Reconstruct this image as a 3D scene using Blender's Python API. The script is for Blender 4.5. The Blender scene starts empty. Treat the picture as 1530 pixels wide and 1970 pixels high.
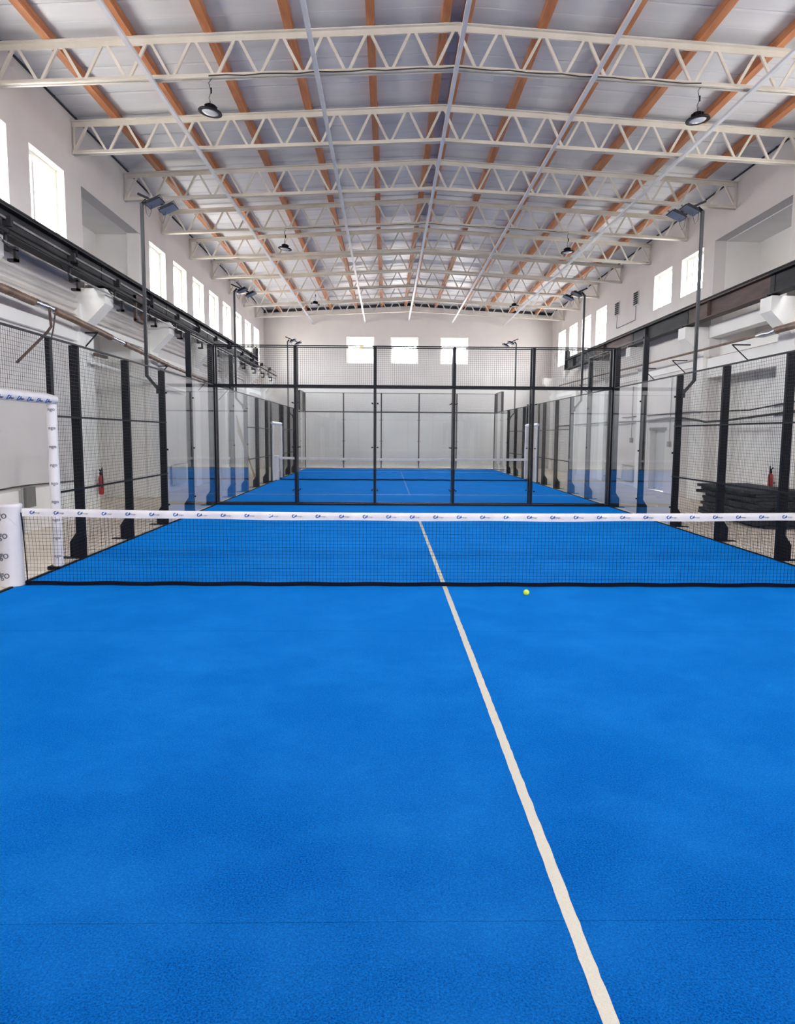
import bpy, bmesh, math, random
from mathutils import Vector, Matrix
random.seed(7)
C = bpy.context.scene.collection
PI = math.pi

# ------------------------------------------------------------------ camera
F, SX, SY = 1402.06, 7.03, 6.37
CAM = Vector((-0.6918, -8.5042, 1.7807))
pitch, yaw, roll = -0.1092, 0.0200, -0.0069
def cam_axes():
    c, s = math.cos(yaw), math.sin(yaw); A = Matrix(((c, -s, 0), (s, c, 0), (0, 0, 1)))
    c, s = math.cos(pitch), math.sin(pitch); B = Matrix(((1, 0, 0), (0, c, s), (0, -s, c)))
    c, s = math.cos(roll), math.sin(roll); D = Matrix(((c, 0, -s), (0, 1, 0), (s, 0, c)))
    return D @ B @ A
R = cam_axes()
M = Matrix.Identity(4)
for i in range(3):
    M[i][0] = R[0][i]; M[i][1] = R[2][i]; M[i][2] = -R[1][i]; M[i][3] = CAM[i]
cd = bpy.data.cameras.new('camera'); cam = bpy.data.objects.new('camera', cd); C.objects.link(cam)
cam.matrix_world = M
cd.sensor_fit = 'VERTICAL'; cd.sensor_height = 24.0; cd.lens = F / 1970 * 24.0
cd.shift_x = -SX / 1970; cd.shift_y = SY / 1970; cd.clip_start = 0.05; cd.clip_end = 400
sc = bpy.context.scene; sc.camera = cam

# ------------------------------------------------------------------ sky, exposure
w = bpy.data.worlds.new('sky'); sc.world = w; w.use_nodes = True
nt = w.node_tree; bg = nt.nodes['Background']
# bright overcast sky above the horizon, a duller paved yard below it
_tc = nt.nodes.new('ShaderNodeTexCoord'); _sp = nt.nodes.new('ShaderNodeSeparateXYZ'); _rp = nt.nodes.new('ShaderNodeValToRGB')
_rp.color_ramp.elements[0].position = .49; _rp.color_ramp.elements[0].color = (.44, .42, .40, 1)
_rp.color_ramp.elements[1].position = .52; _rp.color_ramp.elements[1].color = (0.97, 0.985, 1.0, 1)
_mr = nt.nodes.new('ShaderNodeMapRange'); _mr.inputs[1].default_value = -1; nt.links.new(_tc.outputs['Generated'], _sp.inputs[0])
nt.links.new(_sp.outputs[2], _mr.inputs[0]); nt.links.new(_mr.outputs[0], _rp.inputs[0]); nt.links.new(_rp.outputs[0], bg.inputs[0])
bg.inputs[1].default_value = 8.0
sc.view_settings.view_transform = 'Standard'; sc.view_settings.look = 'None'
sc.view_settings.gamma = 1; sc.view_settings.use_curve_mapping = False
sc.view_settings.exposure = 2.38
sc.cycles.use_denoising = True
sc.cycles.adaptive_threshold = 0.05; sc.cycles.adaptive_min_samples = 16
sc.cycles.max_bounces = 10; sc.cycles.diffuse_bounces = 6; sc.cycles.glossy_bounces = 4
sc.cycles.transmission_bounces = 4; sc.cycles.transparent_max_bounces = 24
sc.cycles.sample_clamp_indirect = 6.0
sc.cycles.caustics_reflective = False; sc.cycles.caustics_refractive = False

# hall dimensions
XL, XR, YF, YN = -7.34, 8.24, 31.67, -16.0
CX = (XL + XR) / 2
WT = 0.32
WZ0, WZ1 = 5.38, 7.13
WY = [12.62 + 2.29 * k for k in range(-8, 8)]
LWIN = [(y, y + 1.5, WZ0, WZ1) for i, y in enumerate(WY) if not (7.0 < y < 12.0)]
RWIN = []
for i, y in enumerate(WY):
    if 7.0 < y < 12.0 or 16.5 < y < 20.0 or (19 < y < 20): continue
    RWIN.append((y, y + (1.5 if y > 17 or y < 7 else 1.55), 6.0 if 12 < y < 16 else WZ0, WZ1))
FWIN = [(-2.91, -1.40, 5.64, 7.05), (-0.53, 0.98, 5.64, 7.05), (2.17, 3.68, 5.64, 7.05)]
NEAR_FILL_WIN = [(-5.6, -2.4, 5.5, 7.7), (-1.2, 2.1, 5.5, 7.7), (3.3, 6.5, 5.5, 7.7)]  # unseen near-end windows, added to give the hall frontal light

def portal(loc, rot, sx, sy):
    L = bpy.data.lights.new('window_daylight', 'AREA'); L.shape = 'RECTANGLE'; L.size = sx; L.size_y = sy
    L.cycles.is_portal = True
    o = bpy.data.objects.new('window_daylight', L); o.location = loc; o.rotation_euler = rot; C.objects.link(o)
for y0, y1, z0, z1 in LWIN: portal((XL - WT + .02, (y0 + y1) / 2, (z0 + z1) / 2), (0, -PI / 2, 0), z1 - z0, y1 - y0)
for y0, y1, z0, z1 in RWIN: portal((XR + WT - .02, (y0 + y1) / 2, (z0 + z1) / 2), (0, PI / 2, 0), z1 - z0, y1 - y0)
for x0, x1, z0, z1 in FWIN: portal(((x0 + x1) / 2, YF + WT - .02, (z0 + z1) / 2), (-PI / 2, 0, 0), x1 - x0, z1 - z0)
for x0, x1, z0, z1 in NEAR_FILL_WIN: portal(((x0 + x1) / 2, YN - WT + .02, (z0 + z1) / 2), (PI / 2, 0, 0), x1 - x0, z1 - z0)

# ------------------------------------------------------------------ materials
def lin(c):
    return tuple(((v / 255) / 12.92 if v / 255 <= .04045 else (((v / 255) + .055) / 1.055) ** 2.4) for v in c)
def mat(name, rgb, rough=.6, metal=0.0, noise=0.0, scale=4.0, rgb2=None, bump=0.0, bscale=60.0, spec=.5, stretch=None, detail=6):
    m = bpy.data.materials.new(name); m.use_nodes = True
    n = m.node_tree.nodes; l = m.node_tree.links; p = n['Principled BSDF']
    col = lin(rgb)
    p.inputs['Base Color'].default_value = (*col, 1); p.inputs['Roughness'].default_value = rough
    p.inputs['Metallic'].default_value = metal; p.inputs['Specular IOR Level'].default_value = spec
    tc = n.new('ShaderNodeTexCoord'); mp = n.new('ShaderNodeMapping'); l.new(tc.outputs['Object'], mp.inputs[0])
    if stretch: mp.inputs['Scale'].default_value = stretch
    if noise or rgb2:
        t = n.new('ShaderNodeTexNoise'); t.inputs['Scale'].default_value = scale; t.inputs['Detail'].default_value = detail
        l.new(mp.outputs[0], t.inputs[0])
        r = n.new('ShaderNodeValToRGB'); r.color_ramp.elements[0].position = .35; r.color_ramp.elements[1].position = .68
        c2 = lin(rgb2) if rgb2 else tuple(v * (1 - noise) for v in col)
        r.color_ramp.elements[0].color = (*c2, 1); r.color_ramp.elements[1].color = (*col, 1)
        l.new(t.outputs[0], r.inputs[0]); l.new(r.outputs[0], p.inputs['Base Color'])
    if bump:
        t = n.new('ShaderNodeTexNoise'); t.inputs['Scale'].default_value = bscale; t.inputs['Detail'].default_value = 3
        l.new(mp.outputs[0], t.inputs[0])
        b = n.new('ShaderNodeBump'); b.inputs['Strength'].default_value = bump; b.inputs['Distance'].default_value = .01
        l.new(t.outputs[0], b.inputs['Height']); l.new(b.outputs[0], p.inputs['Normal'])
    return m
def turf_mat():
    m = bpy.data.materials.new('blue_turf'); m.use_nodes = True
    n = m.node_tree.nodes; l = m.node_tree.links; p = n['Principled BSDF']
    p.inputs['Roughness'].default_value = .9; p.inputs['Specular IOR Level'].default_value = .05
    p.inputs['Sheen Weight'].default_value = .75; p.inputs['Sheen Roughness'].default_value = .4; p.inputs['Sheen Tint'].default_value = (.0, .30, 1, 1)
    tc = n.new('ShaderNodeTexCoord')
    a = n.new('ShaderNodeTexNoise'); a.inputs['Scale'].default_value = 120; a.inputs['Detail'].default_value = 6; a.inputs['Roughness'].default_value = .75
    b = n.new('ShaderNodeTexNoise'); b.inputs['Scale'].default_value = 1.1; b.inputs['Detail'].default_value = 7; b.inputs['Roughness'].default_value = .65
    c = n.new('ShaderNodeTexNoise'); c.inputs['Scale'].default_value = 55; c.inputs['Detail'].default_value = 3
    for t in (a, b, c): l.new(tc.outputs['Object'], t.inputs[0])
    r = n.new('ShaderNodeValToRGB'); r.color_ramp.elements[0].position = .38; r.color_ramp.elements[1].position = .62
    r.color_ramp.elements[0].color = (0, .018, .12, 1); r.color_ramp.elements[1].color = (.001, .118, .44, 1)
    l.new(a.outputs[0], r.inputs[0])
    r2 = n.new('ShaderNodeValToRGB'); r2.color_ramp.elements[0].position = .42; r2.color_ramp.elements[1].position = .78
    r2.color_ramp.elements[0].color = (0, 0, 0, 1); r2.color_ramp.elements[1].color = (.55, .55, .55, 1)
    l.new(b.outputs[0], r2.inputs[0])
    mx = n.new('ShaderNodeMix'); mx.data_type = 'RGBA'
    l.new(r2.outputs[0], mx.inputs[0]); l.new(r.outputs[0], mx.inputs[6]); mx.inputs[7].default_value = (.012, .17, .50, 1)
    r3 = n.new('ShaderNodeValToRGB'); r3.color_ramp.elements[0].position = .3; r3.color_ramp.elements[1].position = .7
    r3.color_ramp.elements[0].color = (.86, .86, .86, 1); r3.color_ramp.elements[1].color = (1.08, 1.08, 1.08, 1)
    l.new(c.outputs[0], r3.inputs[0])
    mm = n.new('ShaderNodeMix'); mm.data_type = 'RGBA'; mm.blend_type = 'MULTIPLY'; mm.inputs[0].default_value = 1
    l.new(mx.outputs[2], mm.inputs[6]); l.new(r3.outputs[0], mm.inputs[7]); l.new(mm.outputs[2], p.inputs['Base Color'])
    bp = n.new('ShaderNodeBump'); bp.inputs['Strength'].default_value = .5; bp.inputs['Distance'].default_value = .006
    l.new(a.outputs[0], bp.inputs['Height']); l.new(bp.outputs[0], p.inputs['Normal'])
    return m
def glass_mat(name, tint, rough=0.0):
    m = bpy.data.materials.new(name); m.use_nodes = True
    n = m.node_tree.nodes; l = m.node_tree.links; n.remove(n['Principled BSDF'])
    tr = n.new('ShaderNodeBsdfTransparent'); tr.inputs[0].default_value = (*tint, 1)
    gl = n.new('ShaderNodeBsdfGlossy'); gl.inputs['Roughness'].default_value = rough; gl.inputs[0].default_value = (1, 1, 1, 1)
    geo = n.new('ShaderNodeNewGeometry'); mr = n.new('ShaderNodeMapRange')
    mr.inputs['To Min'].default_value = 1.5; mr.inputs['To Max'].default_value = 1 / 1.5
    l.new(geo.outputs['Backfacing'], mr.inputs['Value'])
    fr = n.new('ShaderNodeFresnel'); l.new(mr.outputs[0], fr.inputs['IOR'])
    mx = n.new('ShaderNodeMixShader'); l.new(fr.outputs[0], mx.inputs[0]); l.new(tr.outputs[0], mx.inputs[1]); l.new(gl.outputs[0], mx.inputs[2])
    l.new(mx.outputs[0], n['Material Output'].inputs[0])
    return m

TURF = turf_mat()
WHITE_TURF = mat('white_turf', (206, 200, 188), .9, noise=.12, scale=220, bump=.4, bscale=260, spec=.2)
CONCRETE = mat('concrete_floor', (240, 230, 216), .55, rgb2=(226, 214, 198), scale=1.3, bump=.05, bscale=30)
PLASTER = mat('pink_white_plaster', (217, 214, 211), .9, rgb2=(211, 206, 204), scale=.9, bump=.12, bscale=9, spec=.2)
PLASTERG = mat('grey_white_plaster', (238, 237, 234), .9, rgb2=(230, 228, 225), scale=.8, bump=.12, bscale=9, spec=.2)
REVEAL = mat('window_reveal_paint', (226, 224, 216), .8, spec=.2)
ROOF = mat('coated_roof_sheet', (214, 215, 218), .38, rgb2=(205, 206, 210), scale=1.5, bump=.10, bscale=2.5, spec=.6, stretch=(.3, 2.5, 1))
CREAM = mat('cream_steel_paint', (214, 210, 201), .5, rgb2=(202, 197, 186), scale=2.0, bump=.05, bscale=20)
BRACE = mat('pale_grey_steel_paint', (206, 209, 216), .4, noise=.08, scale=3)
WOOD = mat('orange_stained_timber', (196, 132, 86), .6, rgb2=(166, 102, 64), scale=2.2, stretch=(6, .6, 6), bump=.1, bscale=15)
DARKEAVE = mat('dark_grey_strip', (52, 56, 62), .9)  # plain dark grey for the strips where walls meet roof, and outer deck
BLACK = mat('black_powder_coat', (13, 15, 25), .5, noise=.2, scale=4, spec=.2)
WIRE = mat('dark_green_grey_wire', (26, 29, 33), .5, noise=.1, scale=6, spec=.25)
NETM = mat('black_net_cord', (8, 14, 34), .8, noise=.1, scale=8, spec=.15)
GALV = mat('dull_galvanised_steel', (120, 122, 126), .4, metal=.7, noise=.15, scale=8)
POLE = mat('dark_grey_pole_paint', (46, 48, 52), .5, noise=.1, scale=4, spec=.25)
FLENS = mat('grey_blue_lamp_glass', (118, 130, 154), .3, noise=.08, scale=30)
LENS = mat('frosted_lamp_lens', (205, 208, 218), .25, noise=.06, scale=30)
PAD = mat('white_vinyl_padding', (222, 219, 222), .42, rgb2=(208, 206, 212), scale=3, bump=.25, bscale=5)
PRINTB = mat('blue_print', (30, 82, 150), .6, noise=.05, scale=9)
PRINTG = mat('grey_print', (96, 98, 110), .6, noise=.05, scale=9)
TAPE = mat('white_net_tape', (230, 226, 226), .5, rgb2=(212, 206, 210), scale=3.5, bump=.4, bscale=7)
RUST = mat('rust_brown_steel', (96, 74, 66), .7, rgb2=(58, 44, 42), scale=1.6, bump=.3, bscale=12, stretch=(3, .6, 3))
SOOT = mat('grimy_dark_steel', (50, 49, 52), .65, rgb2=(27, 26, 30), scale=2.0, bump=.3, bscale=14, stretch=(3, .5, 3), spec=.25)
RAILG = mat('scuffed_grey_steel', (142, 138, 138), .42, rgb2=(84, 78, 78), scale=2.5, stretch=(4, .7, 4))
RIB = mat('white_ribbed_sheet', (222, 216, 211), .6, rgb2=(210, 203, 198), scale=.8)
BROWNWRAP = mat('brown_pipe_lagging', (132, 108, 92), .5, rgb2=(96, 76, 64), scale=5, bump=.5, bscale=20)
FOIL = mat('crumpled_foil', (200, 202, 208), .22, metal=.9, noise=.3, scale=12, bump=.8, bscale=25)
CABLE = mat('dark_cable', (62, 60, 60), .6, noise=.1, scale=9)
CONDUIT = mat('grey_conduit', (142, 142, 142), .6, noise=.1, scale=9)
BALL = mat('yellow_green_felt', (206, 232, 66), .9, noise=.12, scale=160, bump=.5, bscale=200, spec=.2)
SEAMW = mat('white_ball_seam', (232, 236, 214), .8, spec=.2)
REDP = mat('red_cylinder_paint', (168, 44, 46), .4, noise=.1, scale=9)
RUBBER = mat('black_rubber', (36, 40, 45), .65, noise=.3, scale=2.5, bump=.2, bscale=10)
PVC = mat('white_window_frame', (236, 236, 232), .4, noise=.03, scale=9)
DOORM = mat('grey_white_door_paint', (192, 194, 196), .5, noise=.04, scale=2)
GREYBOX = mat('grey_metal_box', (120, 118, 116), .5, noise=.1, scale=6)
CREAMHOUSE = mat('cream_render', (226, 205, 172), .9, rgb2=(212, 184, 150), scale=2)
ORANGE = mat('orange_paint', (236, 150, 84), .7, noise=.05, scale=4)
SOFTWOOD = mat('pale_timber', (168, 142, 108), .7, noise=.15, scale=4, stretch=(5, 5, .5))
GLASS = glass_mat('court_glass', (.985, .998, 1.0))
PANE = glass_mat('window_glass', (.99, .995, 1.0))

# ------------------------------------------------------------------ mesh helpers
class MB:
    def __init__(s): s.v = []; s.f = []; s.smooth = False
    def box(s, x0, x1, y0, y1, z0, z1):
        b = len(s.v)
        s.v += [(x0, y0, z0), (x1, y0, z0), (x1, y1, z0), (x0, y1, z0), (x0, y0, z1), (x1, y0, z1), (x1, y1, z1), (x0, y1, z1)]
        s.f += [(b, b+3, b+2, b+1), (b+4, b+5, b+6, b+7), (b, b+1, b+5, b+4), (b+1, b+2, b+6, b+5), (b+2, b+3, b+7, b+6), (b+3, b, b+4, b+7)]
        return s
    def bar(s, a, b_, w_, h, up=(0, 0, 1)):
        a, b_ = Vector(a), Vector(b_); d = (b_ - a).normalized(); u = Vector(up)
        sd = d.cross(u)
        if sd.length < 1e-5: sd = d.cross(Vector((0, 1, 0)))
        sd.normalize(); u = sd.cross(d).normalized()
        k = len(s.v)
        for p in (a, b_):
            for i, j in ((-1, -1), (1, -1), (1, 1), (-1, 1)): s.v.append(tuple(p + sd * i * w_ / 2 + u * j * h / 2))
        s.f += [(k, k+1, k+2, k+3), (k+7, k+6, k+5, k+4)] + [(k+i, k+4+i, k+4+(i+1) % 4, k+(i+1) % 4) for i in range(4)]
        return s
    def tube(s, pts, r, n=8, caps=True):
        pts = [Vector(p) for p in pts]; rr = r if isinstance(r, (list, tuple)) else [r] * len(pts)
        k = len(s.v); ref = None
        for i, p in enumerate(pts):
            t = (pts[min(i+1, len(pts)-1)] - pts[max(i-1, 0)]).normalized()
            if ref is None:
                ref = t.cross(Vector((0, 0, 1)));
                if ref.length < 1e-3: ref = t.cross(Vector((0, 1, 0)))
            ref = (ref - t * ref.dot(t)).normalized(); q = t.cross(ref)
            for j in range(n):
                a = 2 * PI * j / n; s.v.append(tuple(p + (ref * math.cos(a) + q * math.sin(a)) * rr[i]))
        for i in range(len(pts) - 1):
            for j in range(n):
                s.f.append((k+i*n+j, k+i*n+(j+1) % n, k+(i+1)*n+(j+1) % n, k+(i+1)*n+j))
        if caps:
            s.f.append(tuple(k+j for j in reversed(range(n)))); s.f.append(tuple(k+(len(pts)-1)*n+j for j in range(n)))
        return s
    def lathe(s, prof, c=(0, 0, 0), n=24):
        k = len(s.v)
        for r, z in prof:
            for j in range(n):
                a = 2 * PI * j / n; s.v.append((c[0] + r * math.cos(a), c[1] + r * math.sin(a), c[2] + z))
        for i in range(len(prof) - 1):
            for j in range(n): s.f.append((k+i*n+j, k+i*n+(j+1) % n, k+(i+1)*n+(j+1) % n, k+(i+1)*n+j))
        s.f.append(tuple(k+j for j in reversed(range(n)))); s.f.append(tuple(k+(len(prof)-1)*n+j for j in range(n)))
        return s
    def prism(s, poly, axis, a, b_):
        k = len(s.v); n = len(poly)
        for t in (a, b_):
            for (u, v) in poly:
                s.v.append({'x': (t, u, v), 'y': (u, t, v), 'z': (u, v, t)}[axis])
        s.f += [tuple(range(k, k+n))[::-1], tuple(range(k+n, k+2*n))] + [(k+i, k+(i+1) % n, k+n+(i+1) % n, k+n+i) for i in range(n)]
        return s
    def mesh(s, name, m):
        me = bpy.data.meshes.new(name); me.from_pydata(s.v, [], s.f)
        bm = bmesh.new(); bm.from_mesh(me); bmesh.ops.recalc_face_normals(bm, faces=bm.faces); bm.to_mesh(me); bm.free()
        me.materials.append(m)
        if s.smooth:
            for p in me.polygons: p.use_smooth = True
            try: me.set_sharp_from_angle(angle=math.radians(40))
            except Exception: pass
        return me
    def obj(s, name, m, parent=None, loc=None, kind=None):
        return link(name, s.mesh(name, m), parent, loc, kind)
def link(name, me, parent=None, loc=None, kind=None):
    o = bpy.data.objects.new(name, me); C.objects.link(o)
    if parent: o.parent = parent
    if loc is not None: o.location = loc
    if kind: o['kind'] = kind
    return o
def sm(): m = MB(); m.smooth = True; return m
def thing(name, label, cat, loc=(0, 0, 0), rz=0, group=None):
    o = bpy.data.objects.new(name, None); C.objects.link(o); o.location = loc; o.rotation_euler = (0, 0, rz)
    o.empty_display_size = .2; return tag(o, label, cat, group)
def tag(o, label, cat, group=None):
    o['label'] = label; o['category'] = cat
    if group: o['group'] = group
    return o
def text_mesh(body, size, m, name='lettering'):
    cu = bpy.data.curves.new(name, 'FONT'); cu.body = body; cu.size = size; cu.resolution_u = 3
    cu.align_x = 'LEFT'; cu.fill_mode = 'BOTH'
    o = bpy.data.objects.new('tmp', cu); C.objects.link(o)
    dg = bpy.context.evaluated_depsgraph_get(); me = bpy.data.meshes.new_from_object(o.evaluated_get(dg))
    bpy.data.objects.remove(o); me.materials.clear(); me.materials.append(m)
    return me
def solid_flat(verts, faces, fn, fo, m, name):
    """a flat outline pushed through two mappings (outer, inner) so that print has a small thickness"""
    bm = bmesh.new(); vs = [bm.verts.new(fo(*v)) for v in verts]; vi = [bm.verts.new(fn(*v)) for v in verts]
    for f in faces:
        try: bm.faces.new([vs[i] for i in f]); bm.faces.new([vi[i] for i in reversed(f)])
        except ValueError: pass
    edge = {}
    for f in faces:
        for i in range(len(f)):
            a, b_ = f[i], f[(i+1) % len(f)]; k = (min(a, b_), max(a, b_)); edge[k] = edge.get(k, 0) + 1
    for (a, b_), c in edge.items():
        if c == 1:
            try: bm.faces.new([vs[a], vs[b_], vi[b_], vi[a]])
            except ValueError: pass
    bmesh.ops.recalc_face_normals(bm, faces=bm.faces)
    me = bpy.data.meshes.new(name); bm.to_mesh(me); bm.free(); me.materials.append(m); return me
def map_mesh(src, fn, fo, m, name):
    return solid_flat([tuple(v.co[:2]) for v in src.vertices], [tuple(p.vertices) for p in src.polygons], fn, fo, m, name)

def wall_with_holes(u0, u1, z0, z1, t0, t1, holes, axis):
    """axis 'x': wall in the YZ plane, thickness t0..t1 along X.  axis 'y': wall in XZ, thickness along Y."""
    us = sorted({u0, u1, *[h[0] for h in holes], *[h[1] for h in holes]}); us = [u for u in us if u0 <= u <= u1]
    zs = sorted({z0, z1, *[h[2] for h in holes], *[h[3] for h in holes]}); zs = [z for z in zs if z0 <= z <= z1]
    nu, nz = len(us) - 1, len(zs) - 1
    def solid(i, j):
        if i < 0 or j < 0 or i >= nu or j >= nz: return False
        cu, cz = (us[i] + us[i+1]) / 2, (zs[j] + zs[j+1]) / 2
        return not any(h[0] < cu < h[1] and h[2] < cz < h[3] for h in holes)
    m = MB(); idx = {}
    def V(i, j, t):
        k = (i, j, t)
        if k not in idx:
            idx[k] = len(m.v); tt = t1 if t else t0
            m.v.append((tt, us[i], zs[j]) if axis == 'x' else (us[i], tt, zs[j]))
        return idx[k]
    for i in range(nu):
        for j in range(nz):
            if not solid(i, j): continue
            for t in (0, 1): m.f.append((V(i, j, t), V(i+1, j, t), V(i+1, j+1, t), V(i, j+1, t)))
            if not solid(i-1, j): m.f.append((V(i, j, 0), V(i, j, 1), V(i, j+1, 1), V(i, j+1, 0)))
            if not solid(i+1, j): m.f.append((V(i+1, j, 0), V(i+1, j, 1), V(i+1, j+1, 1), V(i+1, j+1, 0)))
            if not solid(i, j-1): m.f.append((V(i, j, 0), V(i, j, 1), V(i+1, j, 1), V(i+1, j, 0)))
            if not solid(i, j+1): m.f.append((V(i, j+1, 0), V(i, j+1, 1), V(i+1, j+1, 1), V(i+1, j+1, 0)))
    return m

# ------------------------------------------------------------------ the hall
NICHE = (8.07, 11.92)
EAVE, RIDGE = 8.42, 8.86            # underside of the roof sheets at the wall and at the ridge
def roof_z(x): return RIDGE - (RIDGE - EAVE) * abs(x - CX) / (XR - CX)

floor = MB().box(XL - 2.2, XR + 2.2, YN - .3, YF + .3, -.25, -.012).obj('floor', CONCRETE, kind='structure')
DOORHOLE = (14.86, 16.22, 0.0, 2.05)
wl = wall_with_holes(YN, YF, 0, EAVE - .02, XL - WT, XL, LWIN + [(NICHE[0], NICHE[1], 0, 7.10)], 'x').obj('wall_left', PLASTER, kind='structure')
wr = wall_with_holes(YN, YF, 0, EAVE - .02, XR, XR + WT, RWIN + [(NICHE[0], NICHE[1], 0, 7.12), DOORHOLE], 'x').obj('wall_right', PLASTER, kind='structure')
wf = wall_with_holes(XL - WT, XR + WT, 0, 8.22, YF, YF + WT, FWIN, 'y').obj('wall_far', PLASTER, kind='structure')
wn = wall_with_holes(XL - WT, XR + WT, 0, 8.22, YN - WT, YN, NEAR_FILL_WIN, 'y').obj('wall_near', PLASTER, kind='structure')
# gables up to the roof
for nm, par, y0, y1 in (('gable_band', wf, YF, YF + WT), ('gable_band', wn, YN - WT, YN)):
    MB().prism([(XL - WT, 8.22), (XR + WT, 8.22), (XR + WT, EAVE), (CX, RIDGE), (XL - WT, EAVE)], 'y', y0, y1).obj(nm, PLASTER, par)
MB().prism([(XL, EAVE - .16), (CX, RIDGE - .16), (XR, EAVE - .16), (XR, EAVE - .02), (CX, RIDGE - .02), (XL, EAVE - .02)], 'y', YF - .03, YF - .002).obj('roof_gap_strip', DARKEAVE, wf)
# dark strip under the eaves
MB().box(XL - WT, XL + .03, YN, YF, EAVE - .03, EAVE + .02).obj('eave_strip', DARKEAVE, wl)
MB().box(XR - .03, XR + WT, YN, YF, EAVE - .03, EAVE + .02).obj('eave_strip', DARKEAVE, wr)
# recesses (side bays) on both sides
def recess(wall, sgn, xin, xb):
    a, b_ = sorted((xb, xb + sgn * .2))
    MB().box(a, b_, NICHE[0] - .4, NICHE[1] + .4, 0, 7.5).obj('recess_back', PLASTERG, wall)
    a, b_ = sorted((xin + sgn * WT, xb))
    for y0, y1 in ((NICHE[0] - .3, NICHE[0]), (NICHE[1], NICHE[1] + .3)):
        MB().box(a, b_, y0, y1, 0, 7.3).obj('recess_side', PLASTERG, wall)
    MB().box(a, b_, NICHE[0], NICHE[1], 7.10, 7.3).obj('recess_soffit', PLASTERG, wall)
recess(wl, -1, XL, -8.55); recess(wr, 1, XR, 9.5)
MB().box(8.98, 9.49, NICHE[0], NICHE[1], 0, 3.9).obj('recess_lining', PLASTERG, wr)
MB().box(XL - .34, XL - .02, NICHE[1] - .12, NICHE[1], 0, 7.10).obj('recess_pier', PLASTERG, wl)

# lower wall skins, pilasters, ledges
COLY = [12.27 + 4.58 * k for k in range(-6, 5)]
for wall, xi, sg in ((wl, XL, 1), (wr, XR, -1)):
    for k, y in enumerate(COLY):
        if y > 31: continue
        a, b_ = sorted((xi, xi + sg * .16))
        MB().box(a, b_, y - .34, y + .34, 0, 4.5).obj('pilaster', PLASTERG, wall)
        # concrete corbel under the crane girder
        pr = [(xi, 4.02), (xi + sg * .16, 4.02), (xi + sg * .66, 4.52), (xi + sg * .66, 4.83), (xi, 4.83)]
        MB().prism(pr, 'y', y - .24, y + .24).obj('corbel', PLASTERG, wall)
# beam across the recess mouth
MB().box(XL - .25, XL + .10, YN, 7.4, 3.72, 3.95).obj('wall_ledge', PLASTERG, wl)
MB().box(XL - .28, XL + .02, NICHE[0], NICHE[1], 4.10, 4.35).obj('recess_beam', PLASTERG, wl)
MB().box(XR - .02, XR + .28, NICHE[0], NICHE[1], 4.52, 4.86).obj('recess_beam', PLASTERG, wr)
MB().box(XR + .3, XR + .62, NICHE[0], NICHE[1], 4.05, 4.35).obj('recess_beam', PLASTERG, wr)
MB().box(XR - .05, XR + .1, NICHE[0], NICHE[1], 3.42, 3.95).obj('recess_beam', PLASTERG, wr)
MB().box(XL, XL + .05, 12.7, YF, 3.80, 3.98).obj('wall_ledge', PLASTERG, wl)
MB().box(XR - .05, XR, 12.7, YF, 3.80, 3.98).obj('wall_ledge', PLASTERG, wr)
# ribbed sheets on the left wall under the girder
def ribbed(y0, y1, z0, z1, n):
    prof = []
    for i in range(n * 6 + 1):
        z = z0 + (z1 - z0) * i / (n * 6); prof.append((XL + .03 + .085 * (0.5 + 0.5 * math.cos(2 * PI * i / 6)), z))
    poly = prof + [(XL, z1), (XL, z0)]
    m = MB(); m.prism([(p[0], p[1]) for p in poly], 'y', y0, y1); return m
for y0, y1 in ((-7, 3.2), (3.2, 7.45), (8.0, 12.0), (12.62, 16.5), (17.2, 21.1), (21.8, 25.7), (26.3, 30.2)):
    ribbed(y0, y1, 4.25, 5.0, 5).obj('ribbed_sheet', RIB, wl)

# windows
wi = 0
def window(u0, u1, z0, z1, side):
    global wi; wi += 1
    lx, ly = u1 - u0, z1 - z0
    root = bpy.data.objects.new(f'window_{wi}', None); C.objects.link(root); root['kind'] = 'structure'
    # local: u along +X, z up, +Y towards outside
    if side == 'L': root.location = (XL, u0, z0); root.rotation_euler = (0, 0, PI / 2)
    elif side == 'R': root.location = (XR, u1, z0); root.rotation_euler = (0, 0, -PI / 2)
    elif side == 'F': root.location = (u0, YF, z0)
    else: root.location = (u1, YN, z0); root.rotation_euler = (0, 0, PI)
    t = .012
    lining = MB()
    lining.box(0, t, .005, WT - .02, 0, ly).box(lx - t, lx, .005, WT - .02, 0, ly).box(t, lx - t, .005, WT - .02, ly - t, ly).box(t, lx - t, .005, WT - .02, 0, t)
    bmo = lining.obj('window_lining', REVEAL, root)
    y0, y1 = .17, .24; f = .085
    fr = MB().box(t, t + f, y0, y1, t, ly - t).box(lx - t - f, lx - t, y0, y1, t, ly - t)
    fr.box(t + f, lx - t - f, y0, y1, ly - t - f, ly - t).box(t + f, lx - t - f, y0, y1, t, t + f)
    fr.obj('window_frame', PVC, root)
    MB().box(t + f, lx - t - f, y0 + .02, y0 + .035, t + f, ly - t - f).obj('window_pane', PANE, root)
    if side in 'LR':
        MB().box(lx * .28, lx * .28 + .085, y0 - .01, y1, t + f, ly - t - f).obj('mullion', PVC, root)
for a in LWIN: window(*a, 'L')
for a in RWIN: window(*a, 'R')
for a in FWIN: window(*a, 'F')
for a in NEAR_FILL_WIN:
    if a[2] > 0: window(*a, 'N')

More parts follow.
